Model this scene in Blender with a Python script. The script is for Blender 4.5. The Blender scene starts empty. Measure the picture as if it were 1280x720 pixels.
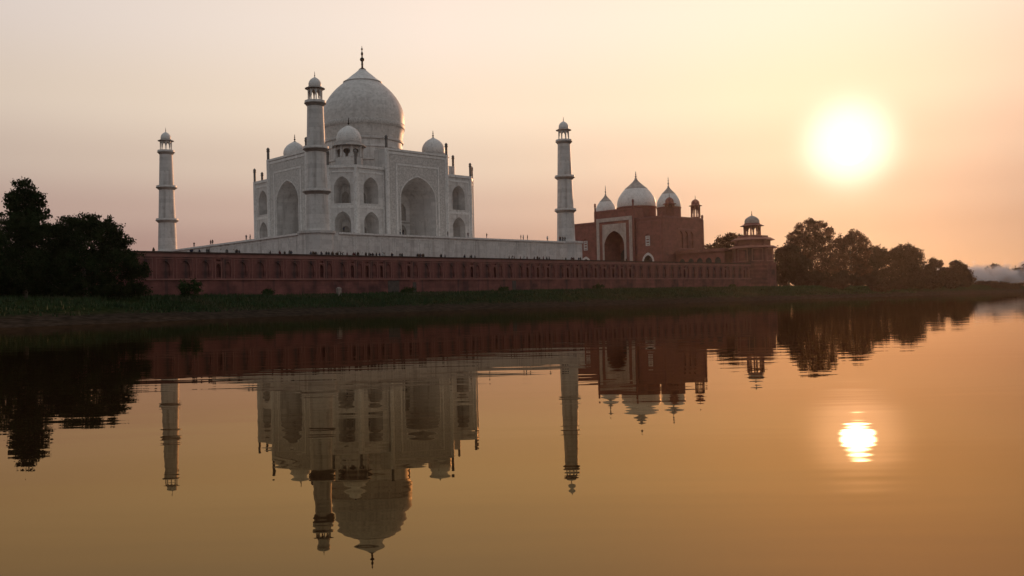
import bpy, bmesh, math, random
from mathutils import Vector, Matrix
R = math.radians
C = bpy.context.scene.collection
SC = bpy.context.scene

# ------------------------------------------------------------------ camera
CAM = Vector((-158.88, -231.72, 2.047))
YAW, PITCH, ROLL = 0.7624, 0.0143, -0.0226
fw = Vector((math.sin(YAW) * math.cos(PITCH), math.cos(YAW) * math.cos(PITCH), math.sin(PITCH)))
rt = Vector((math.cos(YAW), -math.sin(YAW), 0))
up = rt.cross(fw)
rt, up = math.cos(ROLL) * rt + math.sin(ROLL) * up, -math.sin(ROLL) * rt + math.cos(ROLL) * up
cd = bpy.data.cameras.new('camera')
cam = bpy.data.objects.new('camera', cd)
C.objects.link(cam)
cam.matrix_world = Matrix(((rt.x, up.x, -fw.x, CAM.x), (rt.y, up.y, -fw.y, CAM.y), (rt.z, up.z, -fw.z, CAM.z), (0, 0, 0, 1)))
cd.sensor_width = 36
cd.lens = 1115.5 / 1280 * 36
cd.shift_y = -2.35 / 1280
cd.clip_start = 0.1
cd.clip_end = 20000
SC.camera = cam

# ------------------------------------------------------------------ sky, sun, exposure
SUN_AZ, SUN_EL = R(64.62), R(8.73)            # azimuth from +Y towards +X
SDIR = Vector((math.sin(SUN_AZ) * math.cos(SUN_EL), math.cos(SUN_AZ) * math.cos(SUN_EL), math.sin(SUN_EL)))
world = bpy.data.worlds.new('World')
SC.world = world
world.use_nodes = True
nt = world.node_tree
nt.nodes.clear()


def N(t, **kw):
    n = nt.nodes.new(t)
    for k, v in kw.items():
        if k.startswith('i_'):
            n.inputs[int(k[2:])].default_value = v
        else:
            setattr(n, k, v)
    return n


def Lk(a, b):
    nt.links.new(a, b)


def mathn(op, a, b=None, clamp=False):
    n = N('ShaderNodeMath', operation=op, use_clamp=clamp)
    for i, v in enumerate((a, b)):
        if v is None:
            continue
        if isinstance(v, (int, float)):
            n.inputs[i].default_value = v
        else:
            Lk(v, n.inputs[i])
    return n.outputs[0]


def ramp(src, stops, interp='EASE'):
    n = N('ShaderNodeValToRGB')
    n.color_ramp.interpolation = interp
    e = n.color_ramp.elements
    while len(e) < len(stops):
        e.new(0.5)
    for k, (p, c) in zip(e, stops):
        k.position = p
        k.color = (*c, 1)
    Lk(src, n.inputs[0])
    return n.outputs[0]


def vmul(a, b):
    n = N('ShaderNodeVectorMath', operation='MULTIPLY')
    for i, v in enumerate((a, b)):
        if isinstance(v, tuple):
            n.inputs[i].default_value = v
        else:
            Lk(v, n.inputs[i])
    return n.outputs[0]


def vadd(a, b):
    n = N('ShaderNodeVectorMath', operation='ADD')
    Lk(a, n.inputs[0])
    Lk(b, n.inputs[1])
    return n.outputs[0]


def vscale(a, s):
    n = N('ShaderNodeVectorMath', operation='SCALE')
    if isinstance(a, tuple):
        n.inputs[0].default_value = a
    else:
        Lk(a, n.inputs[0])
    Lk(s, n.inputs['Scale'])
    return n.outputs[0]


sky = N('ShaderNodeTexSky', sky_type='NISHITA', sun_disc=False, sun_elevation=SUN_EL, sun_rotation=SUN_AZ,
        air_density=1.0, dust_density=1.5, ozone_density=1.0)
bg1 = N('ShaderNodeBackground', i_1=0.003)
Lk(sky.outputs[0], bg1.inputs[0])
tc = N('ShaderNodeTexCoord')
nrm = N('ShaderNodeVectorMath', operation='NORMALIZE')
Lk(tc.outputs['Generated'], nrm.inputs[0])
dot = N('ShaderNodeVectorMath', operation='DOT_PRODUCT')
Lk(nrm.outputs[0], dot.inputs[0])
dot.inputs[1].default_value = SDIR
cosang = dot.outputs['Value']
sep = N('ShaderNodeSeparateXYZ')
Lk(nrm.outputs[0], sep.inputs[0])
elev = sep.outputs[2]
# dusty lower sky: colour by height, brightness by angle from the sun
base = ramp(mathn('MULTIPLY', elev, 2.0, True), [
    (0.0, (0.34, 0.225, 0.185)), (0.125, (0.48, 0.305, 0.255)), (0.20, (0.60, 0.415, 0.335)), (0.30, (0.74, 0.57, 0.445)), (0.42, (0.89, 0.72, 0.56)),
    (0.60, (0.93, 0.785, 0.67)), (0.80, (0.88, 0.71, 0.65)), (1.0, (0.60, 0.57, 0.545))])
far = ramp(mathn('ADD', mathn('MULTIPLY', cosang, 0.5), 0.5, True), [
    (0.0, (0.50, 0.60, 0.70)), (0.5, (0.53, 0.62, 0.69)), (0.80, (0.735, 0.745, 0.79)), (0.95, (1.0, 1.0, 1.0)), (1.0, (1.0, 1.0, 0.97))], 'LINEAR')
col = vmul(base, far)
# added darkening of the sky, low to the right of the sun
DDIR = Vector((math.sin(R(91)) * math.cos(R(-1)), math.cos(R(91)) * math.cos(R(-1)), math.sin(R(-1))))
dd = N('ShaderNodeVectorMath', operation='DOT_PRODUCT')
Lk(nrm.outputs[0], dd.inputs[0])
dd.inputs[1].default_value = DDIR
dang = mathn('DIVIDE', mathn('ARCCOSINE', mathn('MINIMUM', dd.outputs['Value'], 0.9999999)), R(21))
low_dim = mathn('EXPONENT', mathn('MULTIPLY', mathn('MULTIPLY', dang, dang), -1.0))
ang = mathn('ARCCOSINE', mathn('MINIMUM', cosang, 0.9999999))


def gauss(sig):
    q = mathn('DIVIDE', ang, sig)
    return mathn('EXPONENT', mathn('MULTIPLY', mathn('MULTIPLY', q, q), -1.0))


col = vadd(col, vscale((0.08, 0.045, 0.0), gauss(R(11))))
col = vadd(col, vscale((0.10, 0.065, 0.02), gauss(R(27))))


def disc(rad, pw):
    q = mathn('DIVIDE', ang, rad)
    return mathn('EXPONENT', mathn('MULTIPLY', mathn('POWER', q, pw), -1.0))


col = vadd(col, vscale((1.05, 0.72, 0.62), disc(R(2.4), 3.2)))
col = vadd(col, vscale((22.0, 20.0, 18.0), disc(R(0.92), 7.0)))
HDIR = Vector((math.sin(R(70)) * math.cos(R(24)), math.cos(R(70)) * math.cos(R(24)), math.sin(R(24))))   # added sky glow above the sun, brightens and warms the water
hd = N('ShaderNodeVectorMath', operation='DOT_PRODUCT')
Lk(nrm.outputs[0], hd.inputs[0])
hd.inputs[1].default_value = HDIR
hang = mathn('DIVIDE', mathn('ARCCOSINE', mathn('MINIMUM', hd.outputs['Value'], 0.9999999)), R(17))
col = vadd(col, vscale((0.45, 0.06, 0.02), mathn('EXPONENT', mathn('MULTIPLY', mathn('MULTIPLY', hang, hang), -1.0))))
dmix = N('ShaderNodeMix', data_type='RGBA')
Lk(low_dim, dmix.inputs[0])
dmix.inputs[6].default_value = (1, 1, 1, 1)
dmix.inputs[7].default_value = (.36, .345, .37, 1)
col = vmul(col, dmix.outputs[2])
bg2 = N('ShaderNodeBackground', i_1=1.0)
Lk(col, bg2.inputs[0])
add = N('ShaderNodeAddShader')
Lk(bg1.outputs[0], add.inputs[0])
Lk(bg2.outputs[0], add.inputs[1])
out = N('ShaderNodeOutputWorld')
Lk(add.outputs[0], out.inputs[0])

sl = bpy.data.lights.new('sun', 'SUN')
sl.energy = 2.2
sl.color = (1.0, 0.50, 0.25)
sl.angle = R(0.6)
sun = bpy.data.objects.new('sun', sl)
C.objects.link(sun)
sun.rotation_euler = (-SDIR).to_track_quat('-Z', 'Y').to_euler()
sun.location = (200, 0, 150)

SC.view_settings.view_transform = 'Standard'
SC.view_settings.look = 'None'
SC.view_settings.exposure = 0.0
SC.view_settings.gamma = 1.0
SC.view_settings.use_curve_mapping = False
SC.render.engine = 'CYCLES'
SC.cycles.use_denoising = True
SC.cycles.max_bounces = 6
SC.cycles.volume_bounces = 1
SC.cycles.transparent_max_bounces = 8
SC.cycles.caustics_reflective = False
SC.cycles.caustics_refractive = False
SC.cycles.sample_clamp_indirect = 6

# ------------------------------------------------------------------ materials
MATS = {}


def new_mat(name):
    m = bpy.data.materials.new(name)
    m.use_nodes = True
    t = m.node_tree
    b = t.nodes['Principled BSDF']
    MATS[name] = m
    return m, t, b


def noise_mat(name, c1, c2, scale, rough=0.8, bump=0.0, bscale=None, detail=6, streak=None, lo=0.3, hi=0.7, third=None, spec=0.3, metal=0.0, joints=None):
    """two tones mixed by noise; streak = (colour, x scale, z scale, amount) adds vertical run-off stains; joints = (w, h, amount) block courses"""
    m, t, b = new_mat(name)
    tc = t.nodes.new('ShaderNodeTexCoord')
    n1 = t.nodes.new('ShaderNodeTexNoise')
    n1.inputs['Scale'].default_value = scale
    n1.inputs['Detail'].default_value = detail
    n1.inputs['Roughness'].default_value = 0.62
    t.links.new(tc.outputs['Object'], n1.inputs['Vector'])
    rp = t.nodes.new('ShaderNodeValToRGB')
    e = rp.color_ramp.elements
    e[0].position, e[1].position = lo, hi
    e[0].color, e[1].color = (*c1, 1), (*c2, 1)
    t.links.new(n1.outputs['Fac'], rp.inputs[0])
    colr = rp.outputs[0]

    def mixin(fac, c, blend='MIX'):
        nonlocal colr
        mx = t.nodes.new('ShaderNodeMix')
        mx.data_type = 'RGBA'
        mx.blend_type = blend
        t.links.new(fac, mx.inputs[0])
        t.links.new(colr, mx.inputs[6])
        mx.inputs[7].default_value = (*c, 1)
        colr = mx.outputs[2]

    if third:
        c, sc, a, bb = third
        n3 = t.nodes.new('ShaderNodeTexNoise')
        n3.inputs['Scale'].default_value = sc
        n3.inputs['Detail'].default_value = 3
        t.links.new(tc.outputs['Object'], n3.inputs['Vector'])
        mr = t.nodes.new('ShaderNodeMapRange')
        mr.inputs[1].default_value, mr.inputs[2].default_value = a, bb
        t.links.new(n3.outputs['Fac'], mr.inputs[0])
        mixin(mr.outputs[0], c)
    if streak:
        c, sx, sz, amt = streak
        mp = t.nodes.new('ShaderNodeMapping')
        mp.inputs['Scale'].default_value = (sx, sx, sz)
        t.links.new(tc.outputs['Object'], mp.inputs[0])
        n4 = t.nodes.new('ShaderNodeTexNoise')
        n4.inputs['Scale'].default_value = 1.0
        n4.inputs['Detail'].default_value = 5
        t.links.new(mp.outputs[0], n4.inputs['Vector'])
        mr = t.nodes.new('ShaderNodeMapRange')
        mr.inputs[1].default_value, mr.inputs[2].default_value = 0.52, 0.72
        mr.inputs[4].default_value = amt
        t.links.new(n4.outputs['Fac'], mr.inputs[0])
        mixin(mr.outputs[0], c)
    if joints:
        w, h, amt = joints
        sp = t.nodes.new('ShaderNodeSeparateXYZ')
        t.links.new(tc.outputs['Object'], sp.inputs[0])
        ad = t.nodes.new('ShaderNodeMath')
        t.links.new(sp.outputs[0], ad.inputs[0])
        t.links.new(sp.outputs[1], ad.inputs[1])
        cb = t.nodes.new('ShaderNodeCombineXYZ')
        t.links.new(ad.outputs[0], cb.inputs[0])
        t.links.new(sp.outputs[2], cb.inputs[1])
        br = t.nodes.new('ShaderNodeTexBrick')
        br.inputs['Scale'].default_value = 1.0
        br.inputs['Brick Width'].default_value = w
        br.inputs['Row Height'].default_value = h
        br.inputs['Mortar Size'].default_value = 0.02
        br.inputs['Color1'].default_value = (1, 1, 1, 1)
        br.inputs['Color2'].default_value = (1 - amt, 1 - amt, 1 - amt, 1)
        br.inputs['Mortar'].default_value = (1 - amt * 1.3,) * 3 + (1,)
        t.links.new(cb.outputs[0], br.inputs['Vector'])
        mx = t.nodes.new('ShaderNodeMix')
        mx.data_type = 'RGBA'
        mx.blend_type = 'MULTIPLY'
        mx.inputs[0].default_value = 1
        t.links.new(colr, mx.inputs[6])
        t.links.new(br.outputs[0], mx.inputs[7])
        colr = mx.outputs[2]
    t.links.new(colr, b.inputs['Base Color'])
    b.inputs['Roughness'].default_value = rough
    b.inputs['Specular IOR Level'].default_value = spec
    b.inputs['Metallic'].default_value = metal
    if bump:
        bp = t.nodes.new('ShaderNodeBump')
        bp.inputs['Strength'].default_value = bump
        bp.inputs['Distance'].default_value = 0.2
        nb = t.nodes.new('ShaderNodeTexNoise')
        nb.inputs['Scale'].default_value = bscale or scale * 3
        nb.inputs['Detail'].default_value = 4
        t.links.new(tc.outputs['Object'], nb.inputs['Vector'])
        t.links.new(nb.outputs['Fac'], bp.inputs['Height'])
        t.links.new(bp.outputs[0], b.inputs['Normal'])
    return m


MARBLE = noise_mat('white_marble', (.55, .515, .49), (.69, .655, .62), 0.35, rough=.55, third=((.45, .41, .38), 1.4, .52, .78), streak=((.33, .295, .27), .9, .07, .75), joints=(2.3, 1.1, .19))
MARBLE_PLAIN = noise_mat('smooth_marble', (.58, .55, .52), (.72, .69, .66), 0.5, rough=.5, third=((.42, .39, .36), 2.2, .5, .75))
DOME = noise_mat('dome_marble', (.53, .495, .465), (.68, .64, .605), 0.9, rough=.5, detail=9, third=((.46, .43, .40), 1.3, .5, .70), streak=((.40, .36, .33), .5, .05, .5), joints=(2.6, 1.25, .13))
INLAY = noise_mat('inlaid_marble', (.38, .355, .33), (.57, .535, .505), 2.2, rough=.55, detail=8, lo=.4, hi=.6)
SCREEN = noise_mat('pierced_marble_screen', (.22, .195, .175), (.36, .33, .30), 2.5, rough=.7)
BUFF = noise_mat('buff_marble', (.36, .30, .26), (.52, .45, .40), .8, rough=.7, streak=((.24, .17, .14), .8, .07, .6))
PINN = noise_mat('black_inlaid_marble', (.07, .062, .058), (.20, .18, .165), 1.8, rough=.6)
SANDDARK = noise_mat('dark_sandstone', (.045, .028, .024), (.10, .05, .042), .5, rough=.9)
LIP = noise_mat('weathered_marble', (.24, .21, .19), (.42, .38, .345), 0.8, rough=.75)
SAND = noise_mat('red_sandstone', (.155, .056, .048), (.27, .100, .084), 0.28, rough=.85, bump=.3, third=((.085, .036, .033), .24, .46, .68), streak=((.055, .036, .036), .7, .04, .9), joints=(1.7, .75, .24))
SANDPALE = noise_mat('pale_sandstone', (.205, .088, .074), (.30, .135, .112), 0.5, rough=.8, streak=((.16, .08, .07), .7, .06, .6))
SANDM = noise_mat('mosque_sandstone', (.21, .085, .066), (.30, .122, .095), 0.3, rough=.85, third=((.19, .08, .065), .8, .5, .75), joints=(2.2, 1.0, .14))
DARKIN = noise_mat('painted_doorway_shade', (.05, .04, .036), (.10, .08, .07), 1.0, rough=.9)  # shade inside doorways and recesses put into the colour
BRONZE = noise_mat('dark_bronze', (.035, .028, .022), (.07, .055, .04), 2.0, rough=.5, metal=.6)
GRASSM = noise_mat('grass_blades', (.011, .026, .006), (.029, .054, .012), .25, rough=.8, third=((.05, .048, .02), .12, .5, .7))
BARK = noise_mat('bark', (.05, .038, .028), (.11, .085, .06), 1.5, rough=.95)
PALEBARK = noise_mat('pale_bark', (.22, .17, .13), (.36, .29, .23), 1.2, rough=.9)
STONE = noise_mat('grey_stone', (.20, .15, .13), (.33, .26, .22), 2.0, rough=.9)


def leaf_mat(name, c1, c2, trans=.25):
    m, t, b = new_mat(name)
    tc = t.nodes.new('ShaderNodeTexCoord')
    n = t.nodes.new('ShaderNodeTexNoise')
    n.inputs['Scale'].default_value = .5
    n.inputs['Detail'].default_value = 3
    t.links.new(tc.outputs['Object'], n.inputs['Vector'])
    rp = t.nodes.new('ShaderNodeValToRGB')
    e = rp.color_ramp.elements
    e[0].position, e[1].position = .35, .65
    e[0].color, e[1].color = (*c1, 1), (*c2, 1)
    t.links.new(n.outputs['Fac'], rp.inputs[0])
    d = t.nodes.new('ShaderNodeBsdfDiffuse')
    tr = t.nodes.new('ShaderNodeBsdfTranslucent')
    mx = t.nodes.new('ShaderNodeMixShader')
    mx.inputs[0].default_value = trans
    t.links.new(rp.outputs[0], d.inputs[0])
    t.links.new(rp.outputs[0], tr.inputs[0])
    t.links.new(d.outputs[0], mx.inputs[1])
    t.links.new(tr.outputs[0], mx.inputs[2])
    t.nodes.remove(b)
    t.links.new(mx.outputs[0], t.nodes['Material Output'].inputs[0])
    return m


LEAF_DARK = leaf_mat('dark_leaves', (.016, .024, .010), (.032, .045, .018), .08)
LEAF = leaf_mat('glow_browned_leaves', (.042, .026, .017), (.070, .042, .028), .25)  # brown of sun glow and haze put into the leaf colour
LEAF_RED = leaf_mat('glow_reddened_leaves', (.060, .031, .019), (.11, .054, .031), .34)  # reddish sun glow put into the leaf colour
LEAF_BUSH = leaf_mat('bush_leaves', (.022, .04, .014), (.045, .07, .025), .15)

# river water: muddy body under a slightly rippled mirror tinted with the sky's gold
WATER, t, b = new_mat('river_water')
t.nodes.remove(b)
tcw = t.nodes.new('ShaderNodeTexCoord')


def wnoise(sx, sy, rot, detail=3, rough=.5):
    m0 = t.nodes.new('ShaderNodeMapping')
    m0.inputs['Rotation'].default_value = (0, 0, rot)
    t.links.new(tcw.outputs['Object'], m0.inputs[0])
    mp = t.nodes.new('ShaderNodeMapping')
    mp.inputs['Scale'].default_value = (sx, sy, 1)
    t.links.new(m0.outputs[0], mp.inputs[0])
    n = t.nodes.new('ShaderNodeTexNoise')
    n.inputs['Scale'].default_value = 1
    n.inputs['Detail'].default_value = detail
    n.inputs['Roughness'].default_value = rough
    t.links.new(mp.outputs[0], n.inputs['Vector'])
    return n.outputs['Fac']


def wbump(h, strength, dist, prev=None):
    bp = t.nodes.new('ShaderNodeBump')
    bp.inputs['Strength'].default_value = strength
    bp.inputs['Distance'].default_value = dist
    t.links.new(h, bp.inputs['Height'])
    if prev:
        t.links.new(prev, bp.inputs['Normal'])
    return bp.outputs[0]


w1 = wbump(wnoise(.20, .85, R(44), 2), 1.0, .0066)
w2 = wbump(wnoise(.06, .20, R(38), 2), 1.0, .007, w1)
fr = t.nodes.new('ShaderNodeFresnel')
fr.inputs['IOR'].default_value = 1.42
t.links.new(w2, fr.inputs['Normal'])
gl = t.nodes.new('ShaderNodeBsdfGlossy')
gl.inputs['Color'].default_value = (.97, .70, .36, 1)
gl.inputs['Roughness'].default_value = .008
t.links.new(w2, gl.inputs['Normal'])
gm = t.nodes.new('ShaderNodeMapRange')               # gold of the reflected sky put into the tint, paler at grazing angles
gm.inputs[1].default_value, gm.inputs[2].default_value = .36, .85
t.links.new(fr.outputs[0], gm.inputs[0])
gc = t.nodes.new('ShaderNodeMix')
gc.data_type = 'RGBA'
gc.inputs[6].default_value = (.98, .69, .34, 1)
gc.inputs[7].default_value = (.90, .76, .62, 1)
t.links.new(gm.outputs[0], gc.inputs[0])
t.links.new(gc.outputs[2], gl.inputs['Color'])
df = t.nodes.new('ShaderNodeBsdfDiffuse')
df.inputs['Color'].default_value = (.018, .010, .005, 1)
mxs = t.nodes.new('ShaderNodeMixShader')
t.links.new(fr.outputs[0], mxs.inputs[0])
t.links.new(df.outputs[0], mxs.inputs[1])
t.links.new(gl.outputs[0], mxs.inputs[2])
t.links.new(mxs.outputs[0], t.nodes['Material Output'].inputs[0])

# bank ground: grass above, mud at the water's edge
GROUND, t, b = new_mat('bank_earth')
geo = t.nodes.new('ShaderNodeNewGeometry')
sp = t.nodes.new('ShaderNodeSeparateXYZ')
t.links.new(geo.outputs['Position'], sp.inputs[0])
nz = t.nodes.new('ShaderNodeTexNoise')
nz.inputs['Scale'].default_value = .22
nz.inputs['Detail'].default_value = 8
nz.inputs['Roughness'].default_value = .65
t.links.new(geo.outputs['Position'], nz.inputs['Vector'])
ma = t.nodes.new('ShaderNodeMath')
ma.operation = 'MULTIPLY_ADD'
ma.inputs[1].default_value = 1.8
t.links.new(nz.outputs['Fac'], ma.inputs[0])
t.links.new(sp.outputs[2], ma.inputs[2])
mr = t.nodes.new('ShaderNodeMapRange')
mr.inputs[1].default_value, mr.inputs[2].default_value = 1.9, 2.7
t.links.new(ma.outputs[0], mr.inputs[0])
rp1 = t.nodes.new('ShaderNodeValToRGB')
rp1.color_ramp.elements[0].position, rp1.color_ramp.elements[1].position = .35, .65
rp1.color_ramp.elements[0].color = (.018, .014, .010, 1)
rp1.color_ramp.elements[1].color = (.050, .037, .027, 1)
rp2 = t.nodes.new('ShaderNodeValToRGB')
rp2.color_ramp.elements[0].position, rp2.color_ramp.elements[1].position = .35, .65
rp2.color_ramp.elements[0].color = (.010, .017, .006, 1)
rp2.color_ramp.elements[1].color = (.026, .032, .012, 1)
nz2 = t.nodes.new('ShaderNodeTexNoise')
nz2.inputs['Scale'].default_value = .9
nz2.inputs['Detail'].default_value = 6
t.links.new(geo.outputs['Position'], nz2.inputs['Vector'])
t.links.new(nz2.outputs['Fac'], rp1.inputs[0])
t.links.new(nz2.outputs['Fac'], rp2.inputs[0])
mx = t.nodes.new('ShaderNodeMix')
mx.data_type = 'RGBA'
t.links.new(mr.outputs[0], mx.inputs[0])
t.links.new(rp1.outputs[0], mx.inputs[6])
t.links.new(rp2.outputs[0], mx.inputs[7])
t.links.new(mx.outputs[2], b.inputs['Base Color'])
b.inputs['Roughness'].default_value = 1.0
b.inputs['Specular IOR Level'].default_value = 0.0


def plain(name, c, rough=.8):
    return noise_mat(name, tuple(v * .8 for v in c), tuple(min(1, v * 1.15) for v in c), 6.0, rough=rough)


SKIN = plain('skin', (.16, .09, .06))
CLOTHS = [plain('cloth_' + n, c) for n, c in (
    ('black', (.012, .012, .014)), ('navy', (.02, .025, .05)), ('maroon', (.08, .018, .02)), ('grey', (.07, .068, .065)),
    ('white', (.5, .48, .45)), ('brown', (.06, .038, .024)))]


# ------------------------------------------------------------------ mesh helpers
class MB:
    def __init__(self):
        self.v, self.f, self.m = [], [], []
        self.mats = []

    def add(self, vs, fs, mi=0):
        o = len(self.v)
        self.v += [Vector(x) for x in vs]
        self.f += [tuple(i + o for i in q) for q in fs]
        self.m += [mi] * len(fs)

    def box(self, x0, x1, y0, y1, z0, z1):
        vs = [(x, y, z) for z in (z0, z1) for y in (y0, y1) for x in (x0, x1)]
        self.add(vs, [(0, 2, 3, 1), (4, 5, 7, 6), (0, 1, 5, 4), (2, 6, 7, 3), (0, 4, 6, 2), (1, 3, 7, 5)])

    def quad(self, a, b, c, d):
        self.add([a, b, c, d], [(0, 1, 2, 3)])

    def lathe(self, prof, n=24, c=(0, 0), rot=0.0, cap0=True, cap1=True):
        """prof: list of (r, z)"""
        vs, fs = [], []
        for r, z in prof:
            for k in range(n):
                a = rot + 2 * math.pi * k / n
                vs.append((c[0] + r * math.cos(a), c[1] + r * math.sin(a), z))
        for i in range(len(prof) - 1):
            for k in range(n):
                k2 = (k + 1) % n
                fs.append((i * n + k, i * n + k2, (i + 1) * n + k2, (i + 1) * n + k))
        if cap0:
            fs.append(tuple(range(n - 1, -1, -1)))
        if cap1:
            o = (len(prof) - 1) * n
            fs.append(tuple(range(o, o + n)))
        self.add(vs, fs)

    def tube(self, pts, rad, n=7):
        pts = [Vector(p) for p in pts]
        rings = []
        for i, p in enumerate(pts):
            d = (pts[min(i + 1, len(pts) - 1)] - pts[max(i - 1, 0)]).normalized()
            a = d.orthogonal().normalized()
            bq = d.cross(a)
            rings.append([p + rad[i] * (math.cos(2 * math.pi * k / n) * a + math.sin(2 * math.pi * k / n) * bq) for k in range(n)])
        vs = [q for r in rings for q in r]
        fs = [(i * n + k, i * n + (k + 1) % n, (i + 1) * n + (k + 1) % n, (i + 1) * n + k) for i in range(len(pts) - 1) for k in range(n)]
        fs += [tuple(range(n - 1, -1, -1)), tuple(range((len(pts) - 1) * n, len(pts) * n))]
        self.add(vs, fs)

    def prism(self, poly, z0, z1, top=True, bottom=True):
        n = len(poly)
        vs = [(x, y, z0) for x, y in poly] + [(x, y, z1) for x, y in poly]
        fs = [(k, (k + 1) % n, n + (k + 1) % n, n + k) for k in range(n)]
        if bottom:
            fs.append(tuple(range(n - 1, -1, -1)))
        if top:
            fs.append(tuple(range(n, 2 * n)))
        self.add(vs, fs)

    def build(self, name, mat, parent=None, smooth=None):
        me = bpy.data.meshes.new(name)
        off = Vector(parent.get('_o', (0, 0, 0))) if parent is not None else Vector()
        me.from_pydata([v - off for v in self.v], [], self.f)
        for mt in (mat if isinstance(mat, (list, tuple)) else [mat]):
            me.materials.append(mt)
        if any(self.m):
            me.polygons.foreach_set('material_index', self.m)
        if smooth is not None:
            me.polygons.foreach_set('use_smooth', [True] * len(me.polygons))
            me.set_sharp_from_angle(angle=R(smooth))
        me.update()
        o = bpy.data.objects.new(name, me)
        C.objects.link(o)
        if parent is not None:
            o.parent = parent
            o['_o'] = tuple(off)
        return o


def tag(o, label=None, cat=None, group=None, kind=None):
    for k, v in (('label', label), ('category', cat), ('group', group), ('kind', kind)):
        if v:
            o[k] = v
    return o


def empty(name, loc=(0, 0, 0), label=None, cat=None, group=None):
    o = bpy.data.objects.new(name, None)
    C.objects.link(o)
    o.location = loc
    o.empty_display_size = 1
    o['_o'] = tuple(loc)
    return tag(o, label, cat, group)


def copy_tree(o, parent=None):
    c = o.copy()
    C.objects.link(c)
    c.parent = parent
    for ch in list(o.children):
        copy_tree(ch, c)
    return c


def arch_h(s):
    """height fraction of a pointed four-centred arch at |x|/halfwidth = s"""
    s = min(1.0, abs(s))
    return .80 * math.sqrt(max(0, 1 - s ** 2.1)) + .20 * (1 - s)


ARCH_S = [-1, -.985, -.93, -.83, -.69, -.52, -.34, -.17, 0, .17, .34, .52, .69, .83, .93, .985, 1]


def opening(cx, w, z0, zs, za):
    return dict(cx=cx, w=w, z0=z0, zs=zs, za=za)


def otop(op, x):
    s = (x - op['cx']) / (op['w'] / 2)
    return op['zs'] + (op['za'] - op['zs']) * arch_h(s)


def facade(mb, O, u, l0, l1, z0, z1, ops):
    """wall sheet through O along the unit vector u with arched openings left out"""
    xs = {l0, l1}
    for op in ops:
        xs |= {op['cx'] + s * op['w'] / 2 for s in ARCH_S}
    xs = sorted(x for x in xs if l0 - 1e-6 <= x <= l1 + 1e-6)
    P = lambda x, z: Vector((O[0] + u[0] * x, O[1] + u[1] * x, z))
    for a, bq in zip(xs[:-1], xs[1:]):
        if bq - a < 1e-5:
            continue
        mid = (a + bq) / 2
        act = sorted([op for op in ops if abs(mid - op['cx']) < op['w'] / 2], key=lambda q: q['z0'])
        la, lb = z0, z0
        for op in act:
            if op['z0'] > min(la, lb) + 1e-6:
                mb.quad(P(a, la), P(bq, lb), P(bq, op['z0']), P(a, op['z0']))
            la, lb = otop(op, a), otop(op, bq)
        mb.quad(P(a, la), P(bq, lb), P(bq, z1), P(a, z1))


def outline(op, c=1.0, close=False, drop=0.0):
    pts = [(-op['w'] / 2 * c, op['z0'])]
    for s in ARCH_S:
        pts.append((s * op['w'] / 2 * c, op['zs'] + (op['za'] - op['zs']) * arch_h(s) * c - drop * (1 - c)))
    pts.append((op['w'] / 2 * c, op['z0']))
    return [(op['cx'] + x, z) for x, z in pts]


def niche(mb, O, u, n, op, steps, back=True):
    """recess behind an opening: steps = [(depth, scale)]; n is the outward normal"""
    rings = []
    for d, c in steps:
        rings.append([Vector((O[0] + u[0] * x - n[0] * d, O[1] + u[1] * x - n[1] * d, z)) for x, z in outline(op, c, drop=(op['zs'] - op['z0']) * .12)])
    k = len(rings[0])
    vs = [p for r in rings for p in r]
    fs = [(i * k + j, i * k + j + 1, (i + 1) * k + j + 1, (i + 1) * k + j) for i in range(len(rings) - 1) for j in range(k - 1)]
    fs += [(i * k, (i + 1) * k, (i + 1) * k + k - 1, i * k + k - 1) for i in range(len(rings) - 1)]
    if back:
        fs.append(tuple((len(rings) - 1) * k + j for j in range(k)))
    mb.add(vs, fs)


def archring(mb, O, u, n, op, t, proud):
    """raised moulding round an opening"""
    a = outline(op)
    cx, w = op['cx'], op['w']
    big = dict(op, w=w + 2 * t, za=op['za'] + t * 1.3)
    bq = outline(big)
    def P(x, z, d):
        return Vector((O[0] + u[0] * x + n[0] * d, O[1] + u[1] * x + n[1] * d, z))
    for i in range(len(a) - 1):
        mb.quad(P(*a[i], proud), P(*a[i + 1], proud), P(*bq[i + 1], proud), P(*bq[i], proud))
        mb.quad(P(*bq[i], proud), P(*bq[i + 1], proud), P(*bq[i + 1], 0), P(*bq[i], 0))
        mb.quad(P(*a[i], proud), P(*a[i], 0), P(*a[i + 1], 0), P(*a[i + 1], proud))


def obox(mb, O, u, n, l0, l1, d0, d1, z0, z1):
    """box in a wall's own frame: along u, outward d0..d1"""
    pts = []
    for z in (z0, z1):
        for l, d in ((l0, d0), (l1, d0), (l1, d1), (l0, d1)):
            pts.append((O[0] + u[0] * l + n[0] * d, O[1] + u[1] * l + n[1] * d, z))
    mb.add(pts, [(3, 2, 1, 0), (4, 5, 6, 7), (0, 1, 5, 4), (1, 2, 6, 5), (2, 3, 7, 6), (3, 0, 4, 7)])


def bar_frame(mb, O, u, n, l0, l1, z0, z1, t, proud, bottom=False):
    """raised rectangular border (two posts and a head)"""
    obox(mb, O, u, n, l0, l0 + t, -.05, proud, z0, z1 - t)
    obox(mb, O, u, n, l1 - t, l1, -.05, proud, z0, z1 - t)
    obox(mb, O, u, n, l0, l1, -.05, proud + .003, z1 - t, z1)
    if bottom:
        obox(mb, O, u, n, l0 + t, l1 - t, -.05, proud, z0, z0 + t)


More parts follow.
